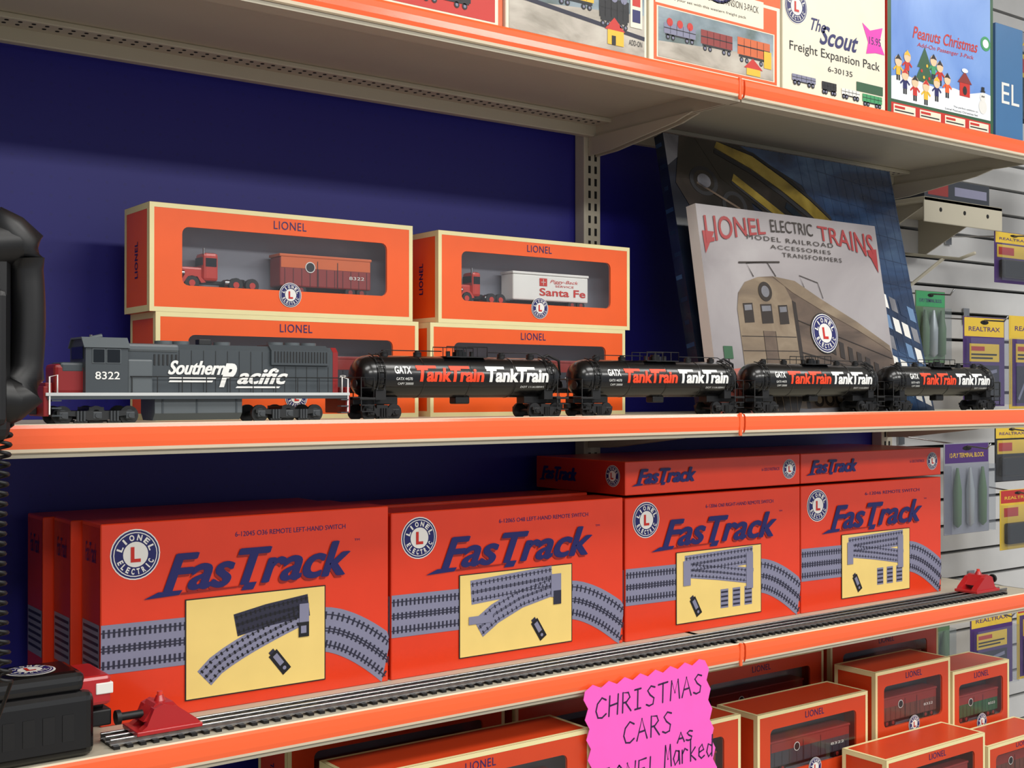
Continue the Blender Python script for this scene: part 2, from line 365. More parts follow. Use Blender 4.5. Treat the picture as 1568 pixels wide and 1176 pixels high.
def toy_car(b,x,y,z,L,body,roof,txt=None,legs=False):
    b.box(x,x+L,y-.016,y+.016,z+.012,z+.052,body,.002)
    b.box(x-.001,x+L+.001,y-.017,y+.017,z+.052,z+.056,roof,.001)
    if txt:
        f=front(b,x,x+L,y-.0161,z+.012,z+.052)
        f.text(txt,.34,.50,.96,.80,REDP,2,0,.02); f.text('Piggy-Back',.48,.16,.86,.32,REDP,2,.3); f.text('SERVICE',.55,.36,.8,.44,REDP,2)
        f.rect(.34,.12,.44,.42,REDP,2); f.path([(.36,.27),(.42,.27)],.0008,WHITEP,3); f.path([(.39,.15),(.39,.39)],.0008,WHITEP,3)
    else:
        f=front(b,x,x+L,y-.0161,z+.012,z+.052)
        f.rect(0.01,.0,.99,.36,roof,1)
        for i in range(11): f.path([(.05+i*.09,.38),(.05+i*.09,.98)],.0006,BLKP,2)
        f.circ(.32,.32,.0075,WHITEP,3); f.circ(.32,.32,.0063,BLKP,4); f.text('8322',.75,.55,.92,.66,WHITEP,3); f.path([(.4,.1),(.4,.98)],.001,BLKP,3); f.path([(.62,.1),(.62,.98)],.001,BLKP,3)
    b.box(x+.01,x+L-.01,y-.006,y+.006,z+.009,z+.012,BLACKM)
    for xx in ((x+.014,x+.032,x+L-.032,x+L-.014)):
        if legs and xx<x+L*.4: continue
        for yy in (y-.012,y+.012): wheel(b,xx,yy,z+.0078,.0078,.005,BLACKM,MAROON)
def wcarton(x0,w,yf,z0,h,kind,dep=.09,ORG=ORG):
    b=B('model_train_carton'); x1=x0+w; z1=z0+h; yb=yf+dep; t=.0015
    b.box(x0,x1,yb-t,yb,z0,z1,ORG); b.box(x0,x1,yf,yb,z0,z0+t,ORG); b.box(x0,x1,yf,yb,z1-t,z1,ORG)
    b.box(x0,x0+t,yf,yb,z0,z1,ORG); b.box(x1-t,x1,yf,yb,z0,z1,ORG)
    ax0=x0+w*.11; ax1=x1-w*.11; bz0=z0+h*.25; bz1=z1-h*.205; rr=.009
    inn=[]
    for (qx,qz,s0) in ((ax1-rr,bz1-rr,0),(ax0+rr,bz1-rr,90),(ax0+rr,bz0+rr,180),(ax1-rr,bz0+rr,270)):
        for k in range(5):
            t2=math.radians(s0+k*22.5); inn.append((qx+rr*math.cos(t2),qz+rr*math.sin(t2)))
    cor=[(x1,z1),(x0,z1),(x0,z0),(x1,z0)]
    n=len(inn); vs=[(a,yf,c) for a,c in inn]+[(a,yf,c) for a,c in cor]; fs=[]
    for q in range(4):
        for k in range(4): fs.append((q*5+k,q*5+k+1,n+q))
        fs.append((q*5+4,((q+1)*5)%n,n+(q+1)%4,n+q))
    b.add(vs,fs,ORG)
    b.add([(a,yf,c) for a,c in inn]+[(a,yf+.004,c) for a,c in inn],[(i,(i+1)%n,n+(i+1)%n,n+i) for i in range(n)],ORG)
    b.add([(a,yf+.001,c) for a,c in inn],[tuple(range(n))],CLEAR)
    b.box(x0+t,x1-t,yf+.050,yf+.051,z0+t,z1-t,GRYIN); b.box(x0+t,x1-t,yf+.004,yf+.051,bz0-.007,bz0-.005,GRYIN)
    f=front(b,x0,x1,yf,z0,z1)
    def edge(f,e):
        ea=e/f.w; eb=e/f.h
        f.rect(0,0,1,eb,CREAM); f.rect(0,1-eb,1,1,CREAM); f.rect(0,eb,ea,1-eb,CREAM); f.rect(1-ea,eb,1,1-eb,CREAM)
    edge(f,.006); edge(leftf(b,x0,yf,yb,z0,z1),.008); edge(topf(b,x0,x1,yf,yb,z1),.006)
    edge(F(b,(x1,yf,z1),(0,dep,0),(0,0,-h)),.006)
    f.text('LIONEL',.5-.024/w,.075,.5+.024/w,.155,BLUEP,2,0,.0,space=1.1)
    f.logo(.5,.79,.033,3)
    lf=leftf(b,x0,yf,yb,z0,z1)
    vs,fs,_=tgeo('LIONEL',0,.02,1.1); lf.b.add([lf.p(.55-y*.12,.68-x*.34,2) for x,y in vs],fs,BLUEP)
    ym=yf+.024; zf=bz0-.005
    if kind=='maroon': toy_truck(b,x0+.046,ym,zf,.104,TRED); toy_car(b,x0+.182,ym,zf,.14,MAROON,TRUNIT)
    elif kind=='santa': toy_truck(b,x0+.046,ym,zf,.078,TRED); toy_car(b,x0+.142,ym,zf,.15,WHITEP,WHITEP,'Santa Fe',True)
    else:
        c1=mat('toy_car_'+kind,{'dark':'#3A3C44','brown':'#6A3A30','green':'#2A5A38','gold':'#8A6A38'}[kind],.4)
        toy_car(b,x0+w*.14,ym,zf,w*.72,c1,MAROON)
    return b.build()
ZM=-.036
wcarton(.558,.388,1.5,ZM,.137,'dark'); wcarton(.966,.378,1.5,ZM,.137,'dark')
wcarton(.550,.386,1.5,.1012,.137,'maroon'); wcarton(.980,.374,1.5,.1012,.135,'santa')
ZD=-.74
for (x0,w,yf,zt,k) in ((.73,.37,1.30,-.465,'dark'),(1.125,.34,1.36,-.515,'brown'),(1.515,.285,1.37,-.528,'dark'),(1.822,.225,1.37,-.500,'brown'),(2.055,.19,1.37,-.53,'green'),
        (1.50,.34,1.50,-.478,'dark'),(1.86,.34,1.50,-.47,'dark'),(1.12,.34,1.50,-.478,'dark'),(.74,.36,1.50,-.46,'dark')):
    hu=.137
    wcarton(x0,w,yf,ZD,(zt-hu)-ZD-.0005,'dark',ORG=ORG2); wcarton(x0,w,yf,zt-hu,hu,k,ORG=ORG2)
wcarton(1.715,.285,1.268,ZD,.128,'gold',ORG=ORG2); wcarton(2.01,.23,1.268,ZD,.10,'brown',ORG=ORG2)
# ------------- TRAIN
YT=1.357
def cyltext(b,s,x0,x1,z0,z1,yc,zc,r,m,shear=.0,bold=0):
    vs,fs,_=tgeo(s,shear,bold,1,8); P=[]
    for a,c in vs:
        z=z0+c*(z1-z0); th=(z-zc)/r; P.append((x0+a*(x1-x0),yc-(r+.0004)*math.cos(th),zc+(r+.0004)*math.sin(th)))
    b.add(P,fs,m)
def bogie(b,xc,z,axles,sp,r,m,m2):
    xs=[xc+(i-(axles-1)/2)*sp for i in range(axles)]
    for x in xs:
        for y in (-.017,.017):
            b.cyl((x,y-.002,z+r),(x,y+.002,z+r),r,m,20); b.cyl((x,y*1.0-.003 if y<0 else y+.001,z+r),(x,y,z+r),r*.6,m2,12)
        b.cyl((x,-.017,z+r),(x,.017,z+r),.002,m2,8)
        for y in (-.024,.020):
            b.box(x-.005,x+.005,y,y+.004,z+r-.004,z+r+.004,m2,.001)
            b.cyl((x,y-.001,z+r),(x,y+.001,z+r),.0028,m2,10)
    L=(axles-1)*sp/2+.007
    for y in (-.0235,.0205):
        b.prism([(xc-L,z+r+.005),(xc+L,z+r+.005),(xc+L,z+r+.001),(xc+L*.5,z+r-.001),(xc+.01,z+r-.005),(xc-.01,z+r-.005),(xc-L*.5,z+r-.001),(xc-L,z+r+.001)],y,y+.003,m)
        for i in range(axles-1):
            xm=(xs[i]+xs[i+1])/2
            for d in (-.0035,0,.0035): b.cyl((xm+d,y-.001,z+r-.006),(xm+d,y-.001,z+r+.005),.0015,m2,8)
            b.box(xm-.007,xm+.007,y-.001,y+.003,z+r-.008,z+r-.0055,m)
    b.box(xc-.008,xc+.008,-.02,.02,z+r,z+r+.009,m)
DGR=mat('bogie_grey','#202224',.5); BOGK=mat('bogie_black','#121214',.5); DGL=mat('bogie_grey_light','#3E4246',.5)
def loco():
    b=B('diesel_locomotive'); L=.366
    bogie(b,.058,0,3,.036,.0105,DGR,DGL); bogie(b,.286,0,3,.036,.0105,DGR,DGL)
    b.prism([(-.022,.028),(.022,.028),(.022,.012),(.015,.004),(-.015,.004),(-.022,.012)],.122,.226,LGREY2,axis='x')
    for x in (.13,.17,.218): b.box(x,x+.002,-.0226,-.02,.012,.028,LGREY)
    b.box(.004,.362,-.029,.029,.028,.034,LGREY)
    b.box(.002,.364,-.0296,.0296,.0318,.0352,mat('sill_stripe','#C9CCCC',.4))
    for x0,x1 in ((0,.006),(.360,.366)): b.box(x0,x1,-.027,.027,.010,.042,LRED,.001)
    for x in (.008,.352):
        for k in range(3): b.box(x,x+.010,-.030,-.020,.010+k*.008,.0115+k*.008,LGREY)
    b.box(.014,.048,-.018,.018,.034,.066,LRED,.004); b.box(.020,.046,-.0183,.0183,.056,.068,LGREY,.003)
    b.box(.006,.014,-.012,.012,.034,.046,LRED,.001)
    b.prism([(-.027,.034),(.027,.034),(.027,.085),(.018,.094),(-.018,.094),(-.027,.085)],.044,.090,LGREY,axis='x')
    b.prism([(-.029,.084),(-.019,.0955),(.019,.0955),(.029,.084),(.027,.084),(.018,.0935),(-.018,.0935),(-.027,.084)],.042,.092,LGREY2,axis='x')
    for x0,x1 in ((.052,.064),(.067,.081)):
        b.box(x0-.001,x1+.001,-.0277,-.0268,.067,.083,LGREY2); b.box(x0,x1,-.0281,-.027,.068,.082,GLASSD)
    b.box(.043,.0445,-.02,.02,.072,.085,GLASSD)
    f=front(b,.044,.09,-.0272,.034,.094); f.text('8322',.22,.60,.80,.74,TWHT,2,0,.01)
    b.prism([(-.021,.034),(.021,.034),(.021,.084),(.015,.090),(-.015,.090),(-.021,.084)],.09,.345,LGREY,axis='x')
    b.prism([(-.0213,.034),(.0213,.034),(.0213,.0842),(.0152,.0902),(-.0152,.0902),(-.0213,.0842)],.345,.352,LRED,axis='x')
    b.box(.09,.118,-.027,.027,.034,.072,LGREY2,.002)
    b.box(.0905,.150,-.0225,.0225,.080,.0895,LGREY2,.003)
    b.prism([(-.0245,.068),(-.0245,.085),(-.016,.092),(.016,.092),(.0245,.085),(.0245,.068)],.262,.338,LGREY,axis='x')
    for i in range(18): b.box(.266+i*.004,.2675+i*.004,-.0252,-.0243,.071,.084,DGR)
    for i in range(6): b.box(.121+i*.005,.1228+i*.005,-.0218,-.0208,.066,.078,DGR)
    x=.15
    while x<.34: b.box(x,x+.0006,-.0214,-.0208,.036,.066 if x>.262 else .083,DGR); x+=.0145
    for x in (.14,.16,.21): b.cyl((x,0,.09),(x,0,.094),.010,LGREY2,16)
    for x in (.278,.300,.322): b.cyl((x,0,.091),(x,0,.0955),.010,LGREY2,18)
    b.box(.18,.195,-.006,.006,.09,.097,DGR,.001); b.cyl((.06,.006,.094),(.06,.006,.099),.0018,STEEL,8); b.cyl((.055,-.006,.095),(.068,-.006,.097),.0018,LGREY2,8,.003)
    f=front(b,0,.366,-.0216,0,.1)
    f.text('Southern',.374,.285,.560,.445,TWHT,2,.4,.02); f.text('Southern',.376,.285,.562,.445,TWHT,2.3,.4,.02); f.poly([(.38,.475),(.53,.475),(.528,.49),(.377,.49)],TWHT,2); f.poly([(.38,.51),(.52,.51),(.517,.53),(.376,.53)],TWHT,2)
    f.text('P',.54,.31,.60,.585,TWHT,3,.4,.05); f.text('acific',.60,.36,.775,.55,TWHT,3,.4,.02); f.text('acific',.602,.36,.777,.55,TWHT,3.3,.4,.02); f.poly([(.60,.575),(.75,.575),(.745,.595),(.595,.595)],TWHT,2)
    for y in (-.0285,.0285):
        b.tube([(.092,y,.053),(.352,y,.053)],.0006,DGR,5)
        for i in range(10): b.tube([(.094+i*.0286,y,.034),(.094+i*.0286,y,.053)],.0006,DGR,5)
        for x,s_ in ((.006,1),(.362,-1)):
            b.tube([(x,y,.012),(x,y,.052),(x+s_*.008,y,.054),(x+s_*.008,y,.034)],.0009,TWHT,5)
    b.box(-.010,.0,-.004,.004,.012,.020,DGR,.001); b.box(.366,.376,-.004,.004,.012,.020,DGR,.001)
    return b
def place(b,x,y,z):
    b.v=[(a+x,c+y,d+z) for a,c,d in b.v]; return b.build()
place(loco(),.374,YT,ZM)
def tank():
    b=B('tank_car'); L=.333; zc=.0555; R=.0272
    bogie(b,.036,0,2,.036,.0105,BOGK,BLACKM); bogie(b,L-.036,0,2,.036,.0105,BOGK,BLACKM)
    prof=[(.004,0),(.0045,.008),(.007,.016),(.012,.0225),(.019,.026),(.028,R)]
    pr=prof+[(L-x,r) for x,r in prof[::-1]]
    b.lathe(pr,(0,0,zc),BLACK,40)
    for x in (.03,.095,.1665,.24,L-.03): b.lathe([(x-.0012,R-.001),(x-.0012,R+.0003),(x+.0012,R+.0003),(x+.0012,R-.001)],(0,0,zc),BLACK,36)
    for x0,x1 in ((0,.065),(L-.065,L)):
        b.box(x0,x1,-.009,.009,.020,.030,BLACKM,.001)
        b.prism([(-.022,.026),(.022,.026),(.022,.040),(.016,.034),(-.016,.034),(-.022,.040)],x0+.025,x1-.025,BLACKM,axis='x')
    for x0,x1 in ((0,.022),(L-.022,L)):
        b.box(x0,x1,-.027,.027,.026,.029,BLACKM,.0005)
        for y in (-.026,.026):
            b.tube([(x0+.002,y,.012),(x0+.002,y,.054),(x1-.002,y,.054),(x1-.002,y,.012)],.0008,BLACKM,5); b.tube([(x0+.002,y,.041),(x1-.002,y,.041)],.0006,BLACKM,5)
            b.box(x0+.002,x1-.002,y-.002,y+.002,.011,.0125,BLACKM); b.box(x0+.002,x1-.002,y-.002,y+.002,.019,.0205,BLACKM)
        xe=x0+.002 if x0==0 else x1-.002
        b.tube([(xe,-.026,.054),(xe,.026,.054)],.0008,BLACKM,5)
        b.cyl((xe-.0006,-.010,.046),(xe+.0006,-.010,.046),.0055,BLACKM,14)
    for xl in (.026,.036,L-.036,L-.026):
        pts=[(xl,-(R+.002)*math.cos(t),zc+(R+.002)*math.sin(t)) for t in [math.radians(-35+i*15) for i in range(9)]]
        b.tube(pts,.0008,BLACKM,5)
    for xl in (.026,L-.036):
        for i in range(8):
            t=math.radians(-35+i*15); b.tube([(xl,-(R+.002)*math.cos(t),zc+(R+.002)*math.sin(t)),(xl+.01,-(R+.002)*math.cos(t),zc+(R+.002)*math.sin(t))],.0006,BLACKM,4)
    b.box(.135,.20,-.017,.017,.0815,.083,BLACKM); b.cyl((.1665,0,.078),(.1665,0,.089),.010,BLACK,18); b.cyl((.1665,0,.089),(.1665,0,.092),.007,BLACK,14)
    for x in (.148,.186): b.cyl((x,0,.08),(x,0,.090),.003,BLACKM,8)
    for y in (-.0165,.0165):
        b.tube([(.135,y,.083),(.135,y,.0955),(.20,y,.0955),(.20,y,.083)],.0007,BLACKM,5)
        for x in (.151,.1665,.184): b.tube([(x,y,.083),(x,y,.0955)],.0006,BLACKM,5)
    for x in (.05,.10,.235,.285):
        b.cyl((x,0,.08),(x,0,.0875),.0055,BLACKM,12); b.cyl((x,0,.0875),(x,0,.0895),.0035,BLACKM,10)
    b.tube([(.03,-.012,.083),(.045,-.012,.089),(.13,-.012,.089)],.0007,BLACKM,5); b.tube([(.303,-.012,.083),(.288,-.012,.089),(.205,-.012,.089)],.0007,BLACKM,5)
    b.box(.155,.178,-.008,.008,.020,.030,BLACKM,.002)
    cyltext(b,'GATX',.050,.075,.059,.069,0,zc,R,TWHT,0,.03); cyltext(b,'GATX 44570',.052,.076,.051,.0545,0,zc,R,TWHT)
    cyltext(b,'CAPY 200000',.055,.078,.045,.048,0,zc,R,TWHT)
    for x0,m in ((.083,TORG),(.192,TWHT)):
        cyltext(b,'TankTrain',x0,x0+.104,.049,.0675,0,zc,R,m,.12,.03); cyltext(b,'TankTrain',x0+.0007,x0+.1047,.049,.0675,0,zc,R+.00005,m,.12,.03)
        cyltext(b,'-',x0-.001,x0+.030,.0665,.0705,0,zc,R,m); cyltext(b,'-',x0+.050,x0+.082,.0665,.0705,0,zc,R,m)
    cyltext(b,'DOT 111A100W1',.25,.29,.041,.044,0,zc,R,TWHT)
    b.box(-.008,0,-.004,.004,.013,.020,BLACKM,.001); b.box(L,L+.008,-.004,.004,.013,.020,BLACKM,.001)
    b.tube([(L-.03,.006,.081),(L-.012,.006,.088),(L+.008,.006,.080),(L+.010,.006,.06)],.002,BLACKM,8)
    return b
for i in range(4): place(tank(),.754+i*.3555,YT,ZM)
# ------------- track on lower shelf
b=B('toy_train_track')
for i in range(118): b.box(.447+i*.0146,.4535+i*.0146,1.322,1.368,ZL,ZL+.0035,BLACKM)
for y in (1.329,1.345,1.361):
    b.box(.445,2.17,y-.0022,y+.0022,ZL+.0035,ZL+.0045,STEEL); b.box(.445,2.17,y-.0008,y+.0008,ZL+.0045,ZL+.008,STEEL); b.cyl((.445,y,ZL+.0092),(2.17,y,ZL+.0092),.0018,STEEL,8)
b.build()
BR=mat('bumper_red','#B01C20',.35,coat=.3)
def bumper(x,flip):
    b=B('track_bumper'); s=-1 if flip else 1; z=ZL+.011; yc=1.345
    def X(v): return x+s*v
    for y0,y1 in ((yc-.021,yc-.010),(yc+.010,yc+.021)):
        b.prism([(X(0),z),(X(.075),z),(X(.070),z+.008),(X(.046),z+.026),(X(.030),z+.030),(X(.020),z+.026),(X(.012),z+.008)],y0,y1,BR)
    b.prism([(X(.01),z+.012),(X(.06),z+.012),(X(.044),z+.030),(X(.024),z+.030)],yc-.014,yc+.014,BR)
    b.box(min(X(0),X(.075)),max(X(0),X(.075)),yc-.024,yc+.024,z-.001,z+.004,BR,.001)
    b.cyl((X(.034),yc,z+.030),(X(.034),yc,z+.036),.0065,BR,14,.004); b.cyl((X(.034),yc,z+.036),(X(.034),yc,z+.040),.003,mat('lamp_lens_red','#E04030',.2),10)
    b.cyl((X(-.012),yc,z+.018),(X(.014),yc,z+.018),.0045,BLACKM,12); b.cyl((X(-.016),yc,z+.018),(X(-.011),yc,z+.018),.008,BLACKM,14)
    b.build()
bumper(.472,False); bumper(2.135,True)
# ------------- transformer at left
b=B('train_transformer'); 
b.box(.255,.425,1.315,1.405,ZL,ZL+.070,BLACK,.010,3); b.box(.262,.418,1.322,1.398,ZL+.066,ZL+.090,BLACK,.010,3)
b.box(.408,.445,1.325,1.398,ZL+.050,ZL+.082,BR,.004); b.box(.428,.4465,1.3235,1.335,ZL+.062,ZL+.074,WHITEP,.001)
for i in range(6): b.box(.29+i*.02,.302+i*.02,1.3142,1.3155,ZL+.02,ZL+.048,BLACKM)
b.box(.425,.452,1.345,1.375,ZL+.022,ZL+.04,BLACKM,.002); b.cyl((.43,1.36,ZL+.045),(.445,1.36,ZL+.045),.008,BLACKM,12)
tf=topf(b,.262,.418,1.322,1.398,ZL+.0903); tf.circ(.68,.55,.026,WHITEP,1); tf.logo(.68,.55,.05,2)
b.build()
# ------------- telephone at left
b=B('wall_telephone')
b.box(.17,.294,1.135,1.20,-.045,.155,PHONE,.012,3); b.box(.19,.286,1.122,1.140,-.03,.09,PHONE,.006,2)
pts=[];rad=[]
for i in range(17):
    t=i/16; z=.152-.172*t
    bow=.303+.007*math.sin(math.pi*t) - (.026 if i in(0,16) else (.012 if i in (1,15) else 0))
    pts.append((bow,1.15,z)); rad.append([.016,.020,.020,.017,.015][min(min(i,16-i),4)])
b.tube(pts,rad,PHONE,16)
b.cyl((.262,1.15,.128),(.300,1.15,.134),.024,PHONE,20,.020); b.cyl((.262,1.15,-.004),(.300,1.15,-.008),.024,PHONE,20,.020)
co=[]; 
for i in range(26*10+1):
    t=i/10*2*math.pi; z=-.03-.0088*i/10; sx=.291-.006*math.sin(i/260*math.pi)
    co.append((sx+.0055*math.cos(t),1.15+.0055*math.sin(t),z))
b.tube([(.296,1.15,-.02)]+co,.0018,BLACKM,5)
b.tube([co[-1],(.285,1.16,-.30),(.25,1.17,-.31),(.2,1.17,-.2),(.2,1.16,-.05)],.0018,BLACKM,5)
b.build()
# ------------- leaning books
def lean(name,x0,x1,yb,yt,zb,zt,th,side,cover):
    b=B(name); d=Vector((0,yt-yb,zt-zb)); n=Vector((0,-(zt-zb),yt-yb)).normalized(); h=d.length
    bl=Vector((x0,yb,zb)); U=Vector((x1-x0,0,0)); back=-n*th
    vs=[bl,bl+U,bl+U+d,bl+d]; vs+= [v+back for v in vs]
    b.add(vs,[(4,5,6,7)],cover); b.add(vs,[(0,1,5,4),(1,2,6,5),(2,3,7,6),(3,0,4,7)],side); b.add(vs,[(0,1,2,3)],cover)
    return b,F(b,bl+d,U,-d),F(b,bl+d+back,-back,-d)
PAPER=rmat('book_cover_pale',['#8A8486','#A39D9E','#B4AFAF'],(3,3,5),.22,.5,.3,.7); PAGES=mat('book_pages','#DDD9D2',.6)
NAVY=rmat('poster_navy',['#0B0F1A','#182236','#2C3642'],(8,8,8),.22,.5,.3,.75)
STLB=rmat('poster_steel_blue',['#15243E','#284368','#4E6A8A'],(5,5,14),.22,.5,.3,.75,1.2)
TAN=rmat('loco_art_tan',['#4A3E36','#655549','#7C6A5A'],(10,10,24),.25,.4); TAN2=mat('loco_art_dark_tan','#332B26',.25,coat=.4); TAN3=rmat('loco_art_light',['#6A5C4E','#84735F','#9A8A74'],(10,10,20),.25,.4)
YEL=rmat('poster_yellow',['#57491A','#8A742A','#B09A44'],(12,12,12),.25,.4); PINKISH=rmat('art_orange_ground',['#A8443A','#C25A4C','#B4786E'],(9,9,20),.25,.4); SKYG=rmat('art_grey',['#4E4E56','#74747A','#8E8E94'],(9,9,9),.25,.4)
DKBR=rmat('poster_dark_brown',['#080808','#1C1816','#382E2A'],(10,10,10),.25,.4)
LIGHTB=mat('poster_window_blue','#6A88AC',.3); NAVL=mat('poster_line_navy','#1A2A44',.3)
b,f,s=lean('train_poster_board',1.462,2.090,1.432,1.535,ZM,.445,.022,NAVY,NAVY)
f.poly([(0,0),(.10,0),(.08,.05),(.0,.12)],SKYG,1)
f.poly([(.30,.0),(1,.0),(1,1),(.78,1),(.70,.4),(.55,.12)],STLB,1)
for i in range(12): f.path([(.55+.04*i,0),(.60+.04*i,1)],.0006,NAVL,2)
for i in range(9): f.path([(.62,.05+.10*i),(1,.10+.10*i)],.0008,NAVL,2)
f.poly([(.06,.0),(.22,0),(.30,.16),(.34,.34),(.10,.34),(.02,.18)],DKBR,3)
f.poly([(.12,.0),(.30,0),(.5,.10),(.66,.24),(.68,.32),(.66,.37),(.58,.38),(.40,.28),(.2,.14)],DKBR,4)
cur=[(.20,.0),(.34,.06),(.46,.13),(.56,.20),(.64,.27)]
f.path(cur,.026,YEL,5); f.path(f.off(cur,.020),.008,BLKP,6); f.path(f.off(cur,-.018),.006,BLKP,6)
cur2=[(.25,.13),(.38,.22),(.48,.29),(.56,.345),(.62,.36)]
f.path(cur2,.016,YEL,5); f.path(f.off(cur2,.011),.004,BLKP,6)
f.path([(.46,.21),(.52,.26),(.58,.28)],.014,mat('poster_glass','#1C2630',.15),6)
f.ell(.13,.16,.055,.055,BLKP,5); f.ell(.13,.16,.040,.040,DKBR,6); f.ell(.13,.16,.026,.026,SKYG,7); f.ell(.24,.24,.05,.055,BLKP,5); f.ell(.24,.24,.035,.04,DKBR,6)
f.path([(.10,.17),(.26,.25)],.004,TAN,7); f.ell(.60,.335,.022,.026,PINKISH,7); f.ell(.645,.285,.018,.02,WHITEP,7); f.ell(.645,.285,.010,.012,SKYG,8)
for i in range(4):
    for j in range(5):
        a0=.83+i*.042; b0=.52+j*.085+i*.018
        if a0+.04>1: continue
        f.poly([(a0,b0),(a0+.030,b0+.013),(a0+.035,b0+.070),(a0+.005,b0+.057)],(WHITEP,LIGHTB,SKYG,WHITEP,STLB)[(i*2+j)%5],3)
for i in range(12): s.rect(.05+(i%3)*.1,.03+i*.08,.7+(i%2)*.2,.045+i*.08,STLB if i%3==0 else NAVL,1)
b.build()
b,f,s=lean('hardcover_train_book',1.452,1.925,1.39,1.447,ZM,.312,.022,PAGES,PAPER)
f.poly([(.0,.80),(.30,.76),(.36,1),(0,1)],PINKISH,2); f.poly([(.30,.93),(1,.90),(1,1),(.30,1)],SKYG,2)
nose=[(.15,.96),(.145,.50),(.16,.42),(.20,.365),(.27,.335),(.35,.335),(.41,.37),(.44,.44),(.45,.98)]
f.poly(nose,TAN3,4)
f.poly([(.27,.335),(.35,.325),(.47,.34),(.60,.42),(.80,.53),(.985,.65),(1,.72),(1,.93),(.72,.97),(.45,.98),(.44,.44),(.40,.37)],TAN,3)
f.poly([(.35,.325),(.47,.34),(.60,.42),(.80,.53),(.985,.65),(.985,.68),(.80,.575),(.58,.47),(.45,.40)],TAN3,5)
f.poly([(.44,.44),(.46,.45),(.47,.98),(.45,.98)],TAN2,5)
for i in range(9):
    a0=.53+i*.049; k=i*.0255; h=.095-.004*i; f.poly([(a0,.56+k),(a0+.026,.572+k),(a0+.026,.572+k+h),(a0,.56+k+h)],TAN2,6)
f.path([(.46,.70),(.99,.83)],.0022,TAN2,6); f.path([(.46,.54),(.99,.72)],.0015,TAN2,6); f.path([(.46,.86),(.99,.90)],.006,TAN2,6); f.path([(.46,.74),(.99,.85)],.0012,TAN3,6)
for a0,a1 in ((.175,.225),(.265,.325),(.36,.41)): f.poly([(a0,.47),(a1,.465),(a1,.56),(a0,.565)],TAN2,6); f.poly([(a0+.006,.478),(a1-.006,.474),(a1-.006,.50),(a0+.006,.505)],SKYG,7)
f.poly([(.265,.60),(.33,.60),(.33,.86),(.265,.86)],TAN,5); f.path([(.265,.60),(.265,.86)],.001,TAN2,6); f.path([(.33,.60),(.33,.86)],.001,TAN2,6)
f.circ(.30,.405,.017,TAN2,7); f.circ(.30,.405,.010,SKYG,8)
for k in (.63,.70,.78): f.path([(.15,k),(.44,k-.005)],.0012,TAN2,6)
f.path([(.14,.88),(.45,.89)],.006,TAN2,6); f.poly([(.16,.90),(.44,.91),(.40,1),(.2,1)],TAN2,5)
for i in range(6): f.path([(.20+i*.04,.91),(.22+i*.035,.99)],.0015,TAN3,6)
for i in range(8): f.circ(.52+i*.06,.935-.003*i,.013,TAN2,6); f.circ(.52+i*.06,.935-.003*i,.007,TAN3,7)
f.path([(.25,.335),(.22,.27),(.33,.255),(.37,.325)],.002,TAN2,5); f.path([(.18,.27),(.40,.25)],.003,TAN2,5); f.path([(.52,.37),(.50,.31),(.60,.34),(.62,.42)],.0015,TAN2,5)
f.path([(.03,.88),(.13,.86)],.003,REDP,4); f.rect(.07,.72,.075,.90,TAN2,4); f.rect(.05,.68,.095,.74,mat('art_green','#2F5A3C',.4),5)
def arc(a0,a1,b0,b1,k0,k1):
    def w(x,y):
        a=a0+x*(a1-a0); k=abs((a-.5)*2)**1.6; top=b0+k0*k; bot=b1+k1*k
        return a, bot-(y)*(bot-top)
    return w
RBK=mat('title_red','#962628',.35,coat=.3)
f.text('LIONEL',0,0,0,0,RBK,6,0,.01,warp=arc(.03,.345,.035,.10,.02,.10)); f.text('ELECTRIC',0,0,0,0,TAN2,6,0,.0,warp=arc(.375,.61,.035,.095,0,.05)); f.text('TRAINS',0,0,0,0,RBK,6,0,.01,warp=arc(.64,.97,.035,.10,.02,.10))
f.text('MODEL RAILROAD',.24,.125,.72,.148,TAN2,6,space=1.2); f.text('ACCESSORIES',.36,.165,.70,.185,TAN2,6,space=1.2); f.text('TRANSFORMERS',.42,.20,.76,.222,TAN2,6,space=1.2)
f.poly([(.015,.13),(.075,.13),(.02,.24)],RBK,5); f.poly([(.925,.14),(.985,.13),(.98,.26)],RBK,5)
f.circ(.60,.60,.037,BLKP,8); f.logo(.60,.60,.07,9)
b.build()
# ------------- top shelf cartons
ZT=.4785
def artbox(x0,x1,zt,base,name='train_set_carton',yb=1.40):
    b=B(name); b.box(x0,x1,1.316,yb,ZT,zt,base,.001,1); return b,front(b,x0,x1,1.316,ZT,zt)
GRN=mat('art_green','#2F5A3C',.4); GRN2=mat('art_green_bright','#3F9A62',.4); YL=mat('art_yellow','#E8B92E',.4); OWH=mat('carton_offwhite','#EEE6CF',.4)
GROUND=rmat('art_ground',['#8E8678','#B8AFA2','#C9C2B4'],(14,14,30),.4,.1)
BACKD=rmat('art_backdrop',['#4A5A50','#7C8C94','#A9B4BC'],(10,10,22),.4,.1)
def wag(f,a,b,w,h,m,load=None):
    f.rect(a,b,a+w,b+h,m,4); f.rect(a+.01,b+h,a+w-.01,b+h*1.15,BLKP,4); f.rect(a,b+h*.45,a+w,b+h*.52,BLKP,5)
    for k in (.12,.28,.72,.88): f.circ(a+w*k,b+h*1.3,.0042,BLKP,4); f.circ(a+w*k,b+h*1.3,.002,GREYP,5)
    for k in (.2,.4,.6,.8): f.path([(a+w*k,b+h*.05),(a+w*k,b+h*.95)],.0006,BLKP,5)
    if load:
        for k in (.18,.5,.82): f.circ(a+w*k,b-.006,.006,load,5)
